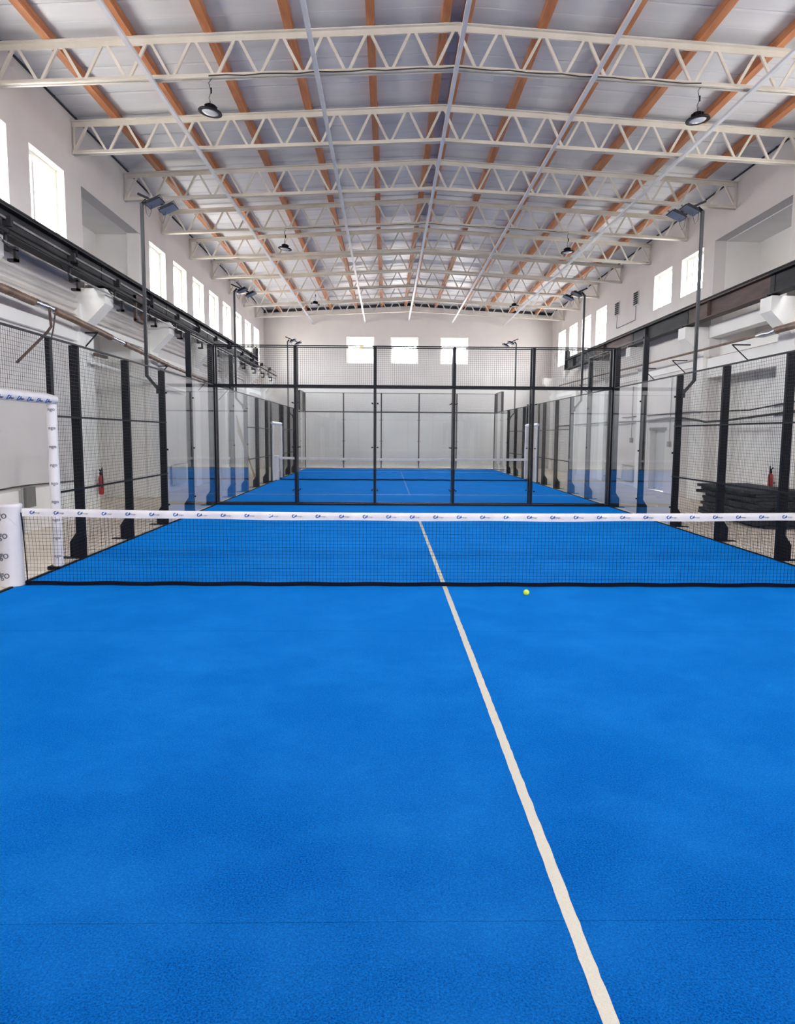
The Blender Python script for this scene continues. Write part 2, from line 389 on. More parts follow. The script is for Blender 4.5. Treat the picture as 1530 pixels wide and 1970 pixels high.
# ceiling: roof sheets, timber purlins
ceil_ = bpy.data.objects.new('ceiling', None); C.objects.link(ceil_); ceil_['kind'] = 'structure'
ang = math.atan2(RIDGE - EAVE, XR - CX); ln = (XR + WT - CX) / math.cos(ang)
pw = 1.0
pan = {}
for sg in (-1, 1):
    m = MB(); g = .005
    # panel with a shallow centre rib and lapped edge
    prof = [(g, .012), (.05, 0), (.48, 0), (.49, .004), (.51, .004), (.52, 0), (.95, 0), (pw - g, .012), (pw - g, .10), (g, .10)]
    poly = prof
    k = len(m.v); n = len(poly)
    for t in (0, ln):
        for (y, z) in poly: m.v.append((sg * t * math.cos(ang), y, -t * math.sin(ang) + z))
    m.f += [tuple(range(k, k+n))[::-1], tuple(range(k+n, k+2*n))] + [(k+i, k+(i+1) % n, k+n+(i+1) % n, k+n+i) for i in range(n)]
    pan[sg] = m.mesh('roof_sheet', ROOF)
for i in range(48):
    for sg in (-1, 1): link('roof_sheet', pan[sg], ceil_, (CX, YN + i * pw - .12, RIDGE))
MB().box(XL - .4, XR + .4, YN - .4, YF + .6, RIDGE + .12, RIDGE + .2).obj('outer_deck', DARKEAVE, ceil_)
PX = [.18, 1.45, 2.82, 4.17, 5.52, 6.87]
TY = [4.66 + 3.05 * k for k in range(-6, 9)]
pur = {}
for ln_ in (6.08,):
    pur[ln_] = MB().box(-.07, .07, .01, ln_, -.15, 0).mesh('timber_purlin', WOOD)
for x in PX:
    for sg in (-1, 1):
        X = CX + sg * x
        for j in range(8):
            y = TY[0] - 3.05 + j * 6.1 + (3.05 if False else 0)
            if y > YF - 1: continue
            o = link('timber_purlin', pur[6.08], ceil_, (X + random.uniform(-.012, .012), y, roof_z(X) - .005))
            if y + 6.1 > YF: o.scale = (1, (YF - y - .02) / 6.08, 1)

# ------------------------------------------------------------------ roof trusses
zB0, zR0 = 7.60, 7.97           # underside of bottom chord at the wall and at the ridge
HW = (XR - XL) / 2
def zb(x): return zR0 - (zR0 - zB0) * abs(x) / HW
TOPH, BOTH_, DEP = .115, .085, .87 - .15
def tz(x): return roof_z(CX + x) - .155          # top of the top chord = underside of the purlins
ends = HW - .01
chord_t, chord_b, strut = {}, {}, []
for sg in (-1, 1):
    m = MB()
    for yy in (-.055, .0):
        pass
    a, b_ = (0, tz(0)), (sg * ends, tz(ends))
    # a pair of angles back to back, seen as a flat bottomed bar
    m.prism([(a[0], a[1] - TOPH), (b_[0], b_[1] - TOPH), (b_[0], b_[1]), (a[0], a[1])], 'y', -.02, .02)
    m.prism([(a[0], a[1] - .02), (b_[0], b_[1] - .02), (b_[0], b_[1]), (a[0], a[1])], 'y', -.085, .085)
    chord_t[sg] = m.mesh('top_chord', CREAM)
    m = MB(); a, b_ = (0, zb(0)), (sg * ends, zb(ends))
    m.prism([(a[0], a[1]), (b_[0], b_[1]), (b_[0], b_[1] + BOTH_), (a[0], a[1] + BOTH_)], 'y', -.02, .02)
    m.prism([(a[0], a[1]), (b_[0], b_[1]), (b_[0], b_[1] + .02), (a[0], a[1] + .02)], 'y', -.07, .07)
    chord_b[sg] = m.mesh('bottom_chord', CREAM)
st = HW / 10.5
for j in range(-10, 11):
    for d in (-1, 1):
        xt, xb_ = j * st, (j + d * .5) * st
        m = MB(); m.bar((xt + d * .03, 0, tz(xt) - TOPH * .6), (xb_ - d * .03, 0, zb(xb_) + BOTH_ * .6), .045, .045, (0, 1, 0))
        strut.append(m.mesh('web_strut', CREAM))
m = MB(); m.box(-.02, .02, -.03, .03, zb(ends) + .02, tz(ends) - .02); endpost = m.mesh('end_post', CREAM)
ordn = ['nearest', 'second nearest', 'third', 'fourth', 'fifth', 'sixth', 'seventh', 'eighth', 'farthest']
for k, y in enumerate(TY):
    if k < 6:
        continue
    else:
        lab = 'cream lattice roof truss, %s of the nine across the hall' % ordn[k - 6]
    t = thing('roof_truss', lab, 'roof truss', (CX, y, 0), group='lattice trusses spanning the hall')
    for sg in (-1, 1):
        link('top_chord', chord_t[sg], t); link('bottom_chord', chord_b[sg], t)
        link('end_post', endpost, t, (sg * (ends - .05), 0, 0))
    for me in strut: link('web_strut', me, t)
# longitudinal ties
for x, lab in ((-5.13, 'pale grey steel tie under the trusses near the left wall'), (-2.35, 'pale grey steel tie under the trusses left of the ridge'),
               (0, 'pale grey steel tie running under the roof ridge'), (2.34, 'pale grey steel tie under the trusses right of the ridge'),
               (5.10, 'pale grey steel tie under the trusses near the right wall')):
    z = zb(x) - .027
    t = tag(MB().box(-.036, .036, -10, YF - .05, -.025, .025).obj('roof_tie', BRACE, loc=(CX + x, 0, z)), lab, 'roof tie', 'long ties under the trusses')

# ------------------------------------------------------------------ high bay lamps and their cables
rim = sm().lathe([(.075, .0), (.19, -.015), (.205, -.035), (.20, -.05), (.145, -.048), (.14, -.04)], n=28).mesh('reflector', BLACK)
hs = MB()
hs.lathe([(.05, .09), (.075, .085), (.078, .0), (.06, -.005)], n=16)
for a in range(14):
    c, s = math.cos(a * PI / 7), math.sin(a * PI / 7)
    hs.bar((.07 * c, .07 * s, .04), (.10 * c, .10 * s, .03), .01, .07)
hs = hs.mesh('heat_sink', BLACK)
lens = sm().lathe([(.142, -.040), (.12, -.055), (.05, -.06), (.01, -.061)], n=24).mesh('lens', LENS)
crd = sm().tube([(0.03, 0, .50), (-.02, 0, .44), (.0, 0, .36), (.02, 0, .30), (-.02, 0, .20), (-.01, 0, .13), (0, 0, .09)], .006, 5).mesh('cord', CABLE)
hk = MB().tube([(0, 0, .09), (0, .0, .13), (.012, 0, .15), (0, 0, .17)], .006, 5).tube([(0, 0, .17), (0.0, 0, .5)], .0018, 4).mesh('hanger', GALV)
conn = MB().tube([(.02, 0, .36), (.02, 0, .27)], .014, 6).mesh('plug', BLACK)
rows = ['the nearest truss', 'the fourth truss', 'the seventh truss']
for r, k in enumerate((6, 9, 12)):
    for sx_, x, tilt in (('left', -4.18, .14), ('right', 4.2, -.10)):
        X = CX + x; z = zb(x)
        t = thing('high_bay_lamp', 'round black high bay lamp hanging %s of the ridge from %s' % (sx_, rows[r]), 'ceiling lamp', (X, TY[k], z - .50), group='round lamps under the trusses')
        sub = [('cord', crd), ('hanger', hk), ('plug', conn)]
        for nm, me in sub: link(nm, me, t)
        for nm, me in (('reflector', rim), ('heat_sink', hs), ('lens', lens)):
            o = link(nm, me, t); o.rotation_euler = (0, tilt, 0)
    # cable clipped along the bottom chord
    pts = []
    for i in range(29):
        x = -4.18 + 8.38 * i / 28; pts.append((CX + x, TY[k] - .085, zb(x) + .012 + (.012 * math.sin(i * 2.3))))
    tag(sm().tube(pts, .011 if k == 6 else .008, 5).obj('lamp_cable', CABLE), 'thin dark cable clipped along the bottom of %s' % rows[r], 'cable', 'lamp feed cables')

# ------------------------------------------------------------------ courts
G = .4
ROLLS = [(-10, -6), (-6, -2), (-2, 2), (2, 6), (6, 10)]
def court(cy, lab):
    t = thing('court_turf', 'blue artificial turf surface of the %s padel court with white lines' % lab, 'turf', (0, cy, 0), group='padel court surfaces')
    for a, b_ in ROLLS:
        MB().box(-5.0, 5.0, a + .0016, b_ - .0016, -.010, 0).obj('turf_roll', TURF, t)
    MB().box(-5.0, 5.0, -10, 10, -.012, -.006).obj('turf_backing', mat('navy_backing', (6, 22, 60), .9, noise=.1), t)
    # lines, slightly ragged edges
    def line(ax, c, a, b_):
        n = int(abs(b_ - a) * 22); m = MB(); h = .0022
        L, Rr = [], []
        for i in range(n + 1):
            u = a + (b_ - a) * i / n
            L.append((u, c - .0255 + random.uniform(-.0016, .0016))); Rr.append((u, c + .0255 + random.uniform(-.0022, .0022)))
        for i in range(n):
            q = [L[i], L[i+1], Rr[i+1], Rr[i]]; k = len(m.v)
            if i == 0:
                pass
            for z in (0.0, h):
                for (u, v) in q: m.v.append((u, v, z) if ax == 'x' else (v, u, z))
            m.f += [(k+4, k+5, k+6, k+7), (k, k+1, k+5, k+4), (k+2, k+3, k+7, k+6)]
        me = m.mesh('line', WHITE_TURF)
        bm = bmesh.new(); bm.from_mesh(me); bmesh.ops.remove_doubles(bm, verts=bm.verts, dist=1e-5); bmesh.ops.recalc_face_normals(bm, faces=bm.faces); bm.to_mesh(me); bm.free()
        return me
    link('service_line', line('x', 6.95, -5, 5), t); link('service_line', line('x', -6.95, -5, 5), t)
    if lab == 'near': link('centre_line', line('y', 0, -6.97, 6.97), t)
    return t
court(0, 'near'); court(20 + G, 'far')

# logo glyph: a curled blue ribbon mark followed by small lettering
def glyph_outline():
    v, f = [], []
    def ribbon(pts, wd):
        k = len(v)
        for i, p in enumerate(pts):
            a = pts[max(i-1, 0)]; b_ = pts[min(i+1, len(pts)-1)]; dx, dy = b_[0]-a[0], b_[1]-a[1]; L = math.hypot(dx, dy) or 1
            ww = wd * (0.35 + 0.65 * math.sin(PI * (i + .5) / len(pts)))
            v.append((p[0] - dy / L * ww, p[1] + dx / L * ww)); v.append((p[0] + dy / L * ww, p[1] - dx / L * ww))
        for i in range(len(pts) - 1): f.append((k+2*i, k+2*i+1, k+2*i+3, k+2*i+2))
    ribbon([(.016 + .017 * math.cos(a), .001 + .017 * math.sin(a)) for a in [1.0 + i * .44 for i in range(10)]], .0062)
    ribbon([(.014 + .034 * u, -.015 + .034 * u ** 1.6) for u in [i / 7 for i in range(8)]], .0058)
    ribbon([(.036 + .012 * math.cos(a), .004 + .012 * math.sin(a)) for a in [-1.6 + i * .4 for i in range(8)]], .0045)
    return v, f
GV, GF = glyph_outline()
TXT = text_mesh('mngo', .026, PRINTG)
GO = text_mesh('mngo', .13, PRINTG)
NGO = text_mesh('ngo', .062, PRINTG)
GOW = max(v.co.x for v in GO.vertices)

def net(cy, lab, full):
    t = thing('court_net', 'black net with white top tape across the %s court' % lab, 'net', (0, cy, 0), group='padel nets')
    def top(x): return .875 + .035 * (abs(x) / 5) ** 2
    x0, x1 = -4.93, 4.93
    th = .05 * .022
    # tape folded over the cord
    n = 100; m = MB(); prof = [(-.006, -.092), (-.010, -.05), (-.011, -.012), (-.004, 0), (.004, 0), (.011, -.012), (.010, -.05), (.006, -.092)]
    for i in range(n + 1):
        x = x0 + (x1 - x0) * i / n
        wv = .0022 * math.sin(i * 1.7) + .0015 * math.sin(i * .61)
        for (y, z) in prof: m.v.append((x, y * (1 + .25 * math.sin(i * .9)) + (wv if z < -.02 else 0), top(x) + z + (.0035 * math.sin(i * .37) if z < -.08 else 0)))
    k = len(prof)
    for i in range(n):
        for j in range(k): m.f.append((i*k+j, (i+1)*k+j, (i+1)*k+(j+1) % k, i*k+(j+1) % k))
    m.f.append(tuple(range(k))); m.f.append(tuple(n*k+j for j in range(k)))
    m.smooth = True
    tp = m.obj('top_tape', TAPE, t)
    # mesh
    m = MB(); cell = .043; cnt = int((x1 - x0) / cell)
    zb_ = .045; nz = 18
    for i in range(cnt + 1):
        x = x0 + (x1 - x0) * i / cnt
        segs = 9 if full else 1
        pts = []
        edge = math.exp(-(x - x0) / .25) + math.exp(-(x1 - x) / .25)
        for s_ in range(segs + 1):
            u = s_ / segs; z = zb_ + (top(x) - .088 - zb_) * u
            sgn = 1 if x < 0 else -1
            pts.append((x + (random.uniform(-.0022, .0022) if full and 0 < s_ < segs else 0) + sgn * .06 * edge * (1 - u) * math.sin(u * 2.2 + .3), 0, z))
        for s_ in range(segs): m.bar(pts[s_], pts[s_+1], .0023, .0023, (0, 1, 0))
    for j in range(1, nz):
        u = j / nz
        segs = 60 if full else 4
        pts = []
        for i in range(segs + 1):
            x = x0 + (x1 - x0) * i / segs
            pts.append((x, 0, zb_ + (top(x) - .088 - zb_) * u + (random.uniform(-.001, .001) if full else 0)))
        for i in range(segs): m.bar(pts[i], pts[i+1], .0023, .0023, (0, 1, 0))
    m.obj('net_mesh', NETM, t, kind='stuff')
    m = MB(); n = 80
    for i in range(n):
        xa, xb_ = x0 + (x1 - x0) * i / n, x0 + (x1 - x0) * (i + 1) / n
        m.bar((xa, 0, .026 + .004 * math.sin(i)), (xb_, 0, .026 + .004 * math.sin(i + 1)), .014, .046)
    m.obj('bottom_band', NETM, t)
    for s in (-1, 1):
        MB().tube([(s * 4.90, -.005, .02), (s * 4.915, -.005, .45), (s * 4.94, -.005, top(5) - .05)], .007, 5).obj('side_cord', NETM, t)
    if full:
        def M1(h): return lambda x, y: (x, -.0125 - h, y)
        gm = solid_flat(GV, GF, M1(0), M1(.0012), PRINTB, 'printed_mark')
        tm = map_mesh(TXT, M1(0), M1(.001), PRINTG, 'printed_word')
        i = 0; x = x0 + .10
        while x < x1 - .15:
            a = link('printed_mark', gm, tp, (x, -.0006, top(x) - .047)); b_ = link('printed_word', tm, tp, (x + .056, -.0006, top(x) - .056))
            ry = random.uniform(-.05, .05)
            x += .276
    # padded posts
    for s in (-1, 1):
        side = 'left' if s < 0 else 'right'
        p = thing('net_post', 'white padded net post with grey lettering at the %s end of the %s net' % (side, lab), 'net post', (s * 5.075, cy, 0), group='padded net posts')
        r = .127
        prof = [(r * .92, -.010), (r + .008, .01), (r + .006, .06), (r, .12), (r - .002, .5), (r - .003, .8), (r + .002, .89), (r + .010, .925), (r + .012, .945), (r + .004, .962), (r * .5, .968), (.01, .969)]
        sm().lathe(prof, n=28).obj('padding', PAD, p)
        if full:
            for q in range(4):
                z = .105 + q * .232
                ro = r + .004
                def cyl(h, z=z): return lambda x, y: ((ro + h) * math.sin((x - GOW + .030) / ro) , -(ro + h) * math.cos((x - GOW + .030) / ro), z + y)
                pad = p.children[0] if p.children else p
                link('lettering', map_mesh(GO, cyl(-.003), cyl(.0015), PRINTG, 'lettering'), p)
            sm().tube([(.03, -.125, .84), (.09, -.10, .76), (.122, -.05, .70)], .003, 4).obj('seam', PAD, p)
net(0, 'near', True); net(20 + G, 'far', False)

def wire_panel(m, axis, fixed, a, b_, z0, z1, step=.05, w_=.003):
    """welded wire between a..b along axis ('x' or 'y') at the other coordinate = fixed"""
    n = max(1, round((b_ - a) / step)); k = max(1, round((z1 - z0) / step))
    def P(u, z, o=0): return (u, fixed + o, z) if axis == 'x' else (fixed + o, u, z)
    for i in range(n + 1):
        u = a + (b_ - a) * i / n; m.bar(P(u, z0), P(u, z1), w_, w_)
    for j in range(k + 1):
        z = z0 + (z1 - z0) * j / k; m.bar(P(a, z, w_), P(b_, z, w_), w_, w_)

def clamp_mesh(vertical_axis='x'):
    m = MB()
    for s in (-1, 1):
        m.tube([(s * .045, -.03, 0), (s * .075, -.03, 0)], .010, 6)
        m.tube([(s * .072, -.045, 0), (s * .072, .035, 0)], .018, 8)
    return m
CL = clamp_mesh().mesh('glass_clamp', BLACK)
CL2 = MB().tube([(0, 0, 0), (.03, 0, 0)], .018, 8).mesh('glass_clamp', BLACK)
def end_wall(y, face, lab, court_lab, cat='glass wall'):
    """five 2 m glass panes 3 m high with 1 m welded mesh above; face=-1: court side looks to -Y"""
    t = thing('glass_end_wall', lab, cat, (0, y, 0), group='glass end walls')
    pd = .08
    for x in (-5, -3, -1, 1, 3, 5):
        X = x + (.04 if x == -5 else -.04 if x == 5 else 0) * -1
        yo = (0.02, 0.10) if face < 0 else (-.10, -.02)
        pm = MB().box(X - .035, X + .035, *yo, 0, 4.0)
        pm.box(X - .07, X + .07, yo[0] - (0 if face < 0 else .06), yo[1] + (.06 if face < 0 else 0), 0, .012)
        po = pm.obj('post', BLACK, t)
        if abs(x) < 5:
            for z in (.38, 1.47, 2.58):
                o = link('glass_clamp', CL, po, (X, .02 * -face, z))
                if face > 0: o.rotation_euler = (0, 0, PI)
    for x in (-5, -3, -1, 1, 3):
        MB().box(x + .012, x + 1.988, -.006, .006, .045, 2.965).obj('glass_pane', GLASS, t)
        m = MB(); wire_panel(m, 'x', .0, x + .04, x + 1.96, 3.03, 3.985); m.obj('wire_mesh', WIRE, t, kind='stuff')
    MB().box(-5.03, 5.03, -.025, .04, 2.965, 3.03).obj('middle_rail', BLACK, t)
    MB().box(-5.03, 5.03, -.012, .03, 3.975, 4.0).obj('top_rail', BLACK, t)
    MB().box(-5.03, 5.03, -.03, .05, -.01, .045).obj('bottom_rail', BLACK, t)
end_wall(10.03, -1, 'black framed glass end wall of the near court, closing it behind the net', 'near')
end_wall(10.0 + G, 1, 'black framed glass end wall of the far court, just behind the near court one', 'far')
end_wall(30.03 + G, -1, 'farthest black framed glass end wall, in front of the hall end wall', 'far')

def post_mesh(h, sg, foot=True):
    """flat 120 x 50 mm post outside the fence line, with a stepped foot plate"""
    m = MB()
    poly = [(0, 0), (sg * .22, 0), (sg * .22, .22), (sg * .125, .36), (sg * .12, h), (0, h)] if foot else [(0, 0), (sg * .12, 0), (sg * .12, h), (0, h)]
    m.prism(poly, 'y', -.03, .03)
    return m.mesh('post', BLACK)
PM = {(h, s): post_mesh(h, s) for h in (3.0, 4.0) for s in (-1, 1)}
FP = {s: MB().box(*sorted((s * -.0, s * .30)), -.07, .07, -.012, .0).mesh('foot_plate', BLACK) for s in (-1, 1)}
def side_fence(cy, s, lab, far=False, ymin=-10):
    t = thing('side_fence', lab, 'fence', (s * 5.03, cy, 0), group='court side fences')
    X = s * 0.0
    for y in (-10, -8, -6, -4, -2, 2, 4, 6, 8, 10):
        if y < ymin: continue
        h = 4.0 if abs(y) >= 8 else 3.0
        yy = y * .9965
        po = link('post', PM[(h, s)], t, (0, yy, 0))
        link('foot_plate', FP[s], po, (s * 0.06, 0, 0))
        if abs(y) in (6, 8):
            for z in (.38, 1.47, 2.58):
                o = link('glass_clamp', CL2, po, (-.02 if s > 0 else -.01, .05 * (1 if y > 0 else -1), z))
    for a, b_ in ((-10, -8), (-8, -6), (6, 8), (8, 10)):
        if a < ymin: continue
        MB().box(-.006, .006, a + .012, b_ - .012, .04, 2.985).obj('glass_pane', GLASS, t)
    for a, b_ in ((-10, -8), (8, 10)):
        if a < ymin: continue
        m = MB(); wire_panel(m, 'y', 0, a + .03, b_ - .03, 3.02, 3.985); m.obj('wire_mesh', WIRE, t, kind='stuff')
        MB().box(-.015, .015, a, b_, 3.975, 4.0).obj('top_rail', BLACK, t)
        MB().box(-.015, .015, a, b_, 2.985, 3.01).obj('top_rail', BLACK, t)
    for a, b_ in ((-6, -4), (-4, -2), (-2, -1.15), (1.15, 2), (2, 4), (4, 6)):
        m = MB(); wire_panel(m, 'y', 0, a + .02, b_ - .02, .03, 2.985); m.obj('wire_mesh', WIRE, t, kind='stuff')
        for z in (1.0, 2.0):
            MB().box(-.012, .012, a, b_, z - .012, z + .012).obj('middle_rail', BLACK, t)
    m = MB(); wire_panel(m, 'y', 0, -1.13, 1.13, 2.25, 2.985); m.obj('wire_mesh', WIRE, t, kind='stuff')
    for a, b_ in ((-8, -6), (-6, -2), (-2, 2), (2, 6), (6, 8)):
        if a < ymin: continue
        MB().box(-.013, .013, a, b_, 2.985, 3.01).obj('top_rail', BLACK, t)
    MB().box(-.018, .014, max(ymin, -10), 10, -.012, .012).obj('bottom_rail', BLACK, t)
    for y in (-1.15, 1.15):
        MB().box(*sorted((0.0, s * .06)), y - .045, y + .045, 0, 3.0).obj('door_post', BLACK, t)
    # white padded door frame
    n = 14
    for y in (-1.12, 1.12):
        m = sm(); prof = [(.05, .03), (.066, .045)] + [(.064 + .003 * math.sin(i), .1 + 2.02 * i / n) for i in range(n)] + [(.066, 2.14), (.05, 2.155)]
        m.lathe(prof, (0, y - (.03 if y > 0 else -.03), 0), 16)
        pd = m.obj('door_post_padding', PAD, t)
        if not far and s < 0:
            for q in range(9):
                ro = .069
                def cyl(h, z=.16 + q * .238): return lambda u, v: ((ro + h) * math.sin((u - .05) / ro + .42), y - .03 - (ro + h) * math.cos((u - .05) / ro + .42), z + v)
                link('lettering', map_mesh(NGO, cyl(-.003), cyl(.001), PRINTG, 'lettering'), pd)
        MB().box(*sorted((s * -.04, s * .12)), y - .09, y + .06, -.012, .035).obj('door_foot', BLACK, t)
    m = sm(); m.tube([(0, -1.20 + 2.40 * i / 12, 2.215 + .002 * math.sin(i * 2)) for i in range(13)], [.05] + [.066] * 11 + [.05], 14)
    pb = m.obj('lintel_padding', PAD, t)
    if not far and s < 0:
        for q in range(9):
            y = -1.05 + q * .236; ro = .0675
            def cyl(h, y=y): return lambda u, v: ((ro + h) * math.cos(v * 1.5 / ro - .6), y + u * 1.35, 2.215 + (ro + h) * math.sin(v * 1.5 / ro - .6))
            link('printed_mark', solid_flat(GV, GF, cyl(-.003), cyl(.001), PRINTB, 'printed_mark'), pb)
            link('printed_word', map_mesh(TXT, (lambda c: lambda u, v: c(u + .05, v - .008))(cyl(-.003)), (lambda c: lambda u, v: c(u + .05, v - .008))(cyl(.001)), PRINTG, 'printed_word'), pb)
    return t
side_fence(0, -1, 'black mesh and glass fence down the left side of the near court', ymin=-6)
side_fence(0, 1, 'black mesh and glass fence down the right side of the near court', ymin=-6)
side_fence(20 + G, -1, 'black mesh and glass fence down the left side of the far court', far=True)
side_fence(20 + G, 1, 'black mesh and glass fence down the right side of the far court', far=True)

# ------------------------------------------------------------------ floodlight poles
def floodlight_pole(s, y, lab):
    t = thing('floodlight_pole', lab, 'floodlight', (s * 5.15, y, 0), group='floodlight poles on the court posts')
    # square pole: bracket out from the court post, then straight up
    x = s * .22
    m = MB(); m.bar((s * 0.02, -.0, 2.66), (x, 0, 2.90), .05, .05, (0, 1, 0)); m.bar((x, 0, 2.885), (x, 0, 6.12), .055, .055, (0, 1, 0))
    m.obj('pole', POLE, t)
    MB().box(*sorted((-s * .03, s * .03)), -.06, .06, 2.56, 2.72).obj('bracket_plate', POLE, t)
    # sloping arm carrying two heads
    a0, a1 = Vector((x + s * .12, 0, 6.30)), Vector((x - s * .80, -.02, 5.90))
    ar = MB(); ar.bar(a0 + Vector((0, .16, .05)), a0.lerp(a1, .74) + Vector((0, .16, .05)), .04, .04); ar.bar((x, 0, 6.1), (x - s * .06, .08, 6.2), .05, .05, (0, 1, 0))
    ar.obj('arm', BLACK, t)
    for i, u in enumerate((.40, .68)):
        c = a0.lerp(a1, u)
        h = bpy.data.objects.new('lamp_head', None)
        # head frame
        xax = Vector((-s * .92, .0, .40)).normalized(); yax = Vector((-s * .22, .97, .10)) * s; yax = (yax - xax * yax.dot(xax)).normalized(); zax = xax.cross(yax)
        Mh = Matrix.Identity(4)
        for r_ in range(3): Mh[r_][0] = xax[r_]; Mh[r_][1] = yax[r_]; Mh[r_][2] = zax[r_]; Mh[r_][3] = c[r_]
        k = MB(); W, H = .155, .17
        k.prism([(-W, -H), (W, -H), (W, H), (-W, H)], 'z', .0, .022)
        k.prism([(-W * .8, -H * .8), (W * .8, -H * .8), (W * .8, H * .8), (-W * .8, H * .8)], 'z', -.03, .0)
        for q in range(7): k.box(-W * .75, W * .75, -H * .7 + q * H * .23, -H * .7 + q * H * .23 + .006, -.05, -.03)
        hd = k.obj('lamp_head', BLACK, t); hd.matrix_local = Mh
        k = MB(); k.prism([(-W * .93, -H * .92), (W * .93, -H * .92), (W * .93, H * .92), (-W * .93, H * .92)], 'z', .0221, .027)
        k.obj('lens', FLENS, hd)
        k = MB(); k.bar((-W - .012, 0, -.0), (-W - .012, .11, -.05), .03, .006, (1, 0, 0)); k.bar((W + .012, 0, -.0), (W + .012, .11, -.05), .03, .006, (1, 0, 0)); k.bar((-W - .014, .11, -.05), (W + .014, .11, -.05), .03, .006, (0, 0, 1))
        k.obj('yoke', GALV, hd)
        p0 = c + Vector((s * .05, 0, -.05))
        sm().tube([p0, p0 + Vector((s * .02, 0, -.12)), p0 + Vector((s * .06, 0, -.22)), p0 + Vector((s * .12, .02, -.14)), p0 + Vector((s * .14, .04, .02))], .005, 5).obj('cable', CABLE, t)
floodlight_pole(-1, 5.98, 'dark floodlight pole with two lamps, left side of the near court')
floodlight_pole(1, 5.98, 'dark floodlight pole with two lamps, right side of the near court')
floodlight_pole(-1, 20 + G - 5.98, 'dark floodlight pole with two lamps, left side of the far court, near end')
floodlight_pole(1, 20 + G - 5.98, 'dark floodlight pole with two lamps, right side of the far court, near end')
floodlight_pole(-1, 20 + G + 5.98, 'dark floodlight pole with two lamps, left side of the far court, far end')
floodlight_pole(1, 20 + G + 5.98, 'dark floodlight pole with two lamps, right side of the far court, far end')

# ------------------------------------------------------------------ ball
b = sm(); prof = []
for i in range(13):
    a = -PI / 2 + PI * i / 12; prof.append((max(.0004, .0335 * math.cos(a)), .0335 * math.sin(a)))
b.lathe(prof, n=24)
ball = thing('padel_ball', 'yellow green ball lying on the turf in front of the near net', 'ball', (.885, -.47, .0335))
b.obj('felt', BALL, ball)
pts = []
for i in range(49):
    t_ = 2 * PI * i / 48; q = Vector((math.cos(t_) + .42 * math.cos(3 * t_) * .6, math.sin(t_) - .42 * math.sin(3 * t_) * .6, .95 * math.sin(2 * t_))).normalized() * .0334
    pts.append(q)
o = sm().tube(pts, .0011, 5, caps=False).obj('seam', SEAMW, ball); o.rotation_euler = (.4, .7, .3)

# ------------------------------------------------------------------ crane girders
def ibeam(m, x, y0, y1, z0, z1, w_, tf=.03, tw=.02):
    m.box(x - w_/2, x + w_/2, y0, y1, z0, z0 + tf); m.box(x - w_/2, x + w_/2, y0, y1, z1 - tf, z1); m.box(x - tw/2, x + tw/2, y0, y1, z0 + tf, z1 - tf)
def girder(x, sg, lab, mats, first):
    t = thing('crane_girder', lab, 'girder', (x, 0, 0), group='old crane girders on the side walls')
    ys = [first] + [c for c in COLY if c > first + 1 and c < 30.5]; ys[-1] = min(ys[-1], 30.85)
    ys = [y for y in ys]
    for i in range(len(ys) - 1):
        m = MB(); ibeam(m, 0, ys[i] + .005, ys[i+1] - .005, 4.87, 5.33, .26)
        k = int((ys[i+1] - ys[i]) / 1.15)
        for q in range(1, k):
            yy = ys[i] + (ys[i+1] - ys[i]) * q / k
            if q % 2 == 0: m.box(-.11, .11, yy - .006, yy + .006, 4.9, 5.30)
        m.obj('girder_segment', mats[i % len(mats)], t)
        MB().box(-.15, .15, ys[i] - .05, ys[i] + .10, 4.83, 4.87).obj('bearing_plate', SOOT, t)
        MB().box(sg * .012 - .012, sg * .012 + .012, ys[i+1] - .10, ys[i+1] + .08, 4.90, 5.30).obj('splice_plate', SOOT, t)
    MB().box(-.035, .035, ys[0], ys[-1], 5.33, 5.345).box(-.012, .012, ys[0], ys[-1], 5.345, 5.40).box(-.03, .03, ys[0], ys[-1], 5.40, 5.43).obj('crane_rail', SOOT, t)
    MB().box(-.03, .03, ys[-1] - .12, ys[-1] + .02, 5.43, 5.80).box(-.12, .12, ys[-1] - .02, ys[-1] + .02, 4.87, 5.75).obj('end_stop', SOOT, t)
    return t, ys
gl, ysl = girder(-6.80, 1, 'grimy dark crane girder with cable rails along the left wall', [SOOT], -6.05)
gr, ysr = girder(7.72, -1, 'rust brown crane girder resting on corbels along the right wall', [SOOT, SOOT, SOOT, RUST, SOOT, RUST], -6.05)
# brace between girder and wall
for g_, sx_ in ((gl, -1), (gr, 1)):
    for y in COLY:
        if -6 < y < 30: MB().bar((0, y, 5.2), (sx_ * .5, y, 5.2), .08, .06).obj('wall_tie', SOOT, g_)
# busbar rails on the inner side of the left girder
bus = thing('conductor_rails', 'worn grey conductor rails hung from the left crane girder', 'rails', (-6.60, 0, 0))
for x, z, r_ in ((0.02, 5.06, .022), (.05, 4.86, .026), (.02, 4.70, .016)):
    m = MB(); y = -5.9
    while y < 29.5:
        m.bar((x, y, z + .008 * math.sin(y)), (x, y + 2.27, z + .008 * math.sin(y + 2.27)), r_ * 1.6, r_ * 1.6); y += 2.29
    m.obj('rail', RAILG if z != 4.86 else SOOT, bus, kind='stuff')
y = 1.0; q = 0
while y < 29:
    m = MB(); m.box(-.03, .10, y - .04, y + .04, 4.95, 5.10).box(-.02, .0, y - .03, y + .03, 4.62, 5.0).box(-.02, .16, y - .05, y + .05, 4.58, 4.64).box(.12, .16, y - .05, y + .05, 4.42, 4.60).box(.02, .16, y - .05, y + .05, 4.42, 4.46)
    m.bar((-.02, y - .35, 4.80), (.06, y - .05, 4.62), .025, .02)
    m.obj('hanger', SOOT, bus); y += 2.29; q += 1
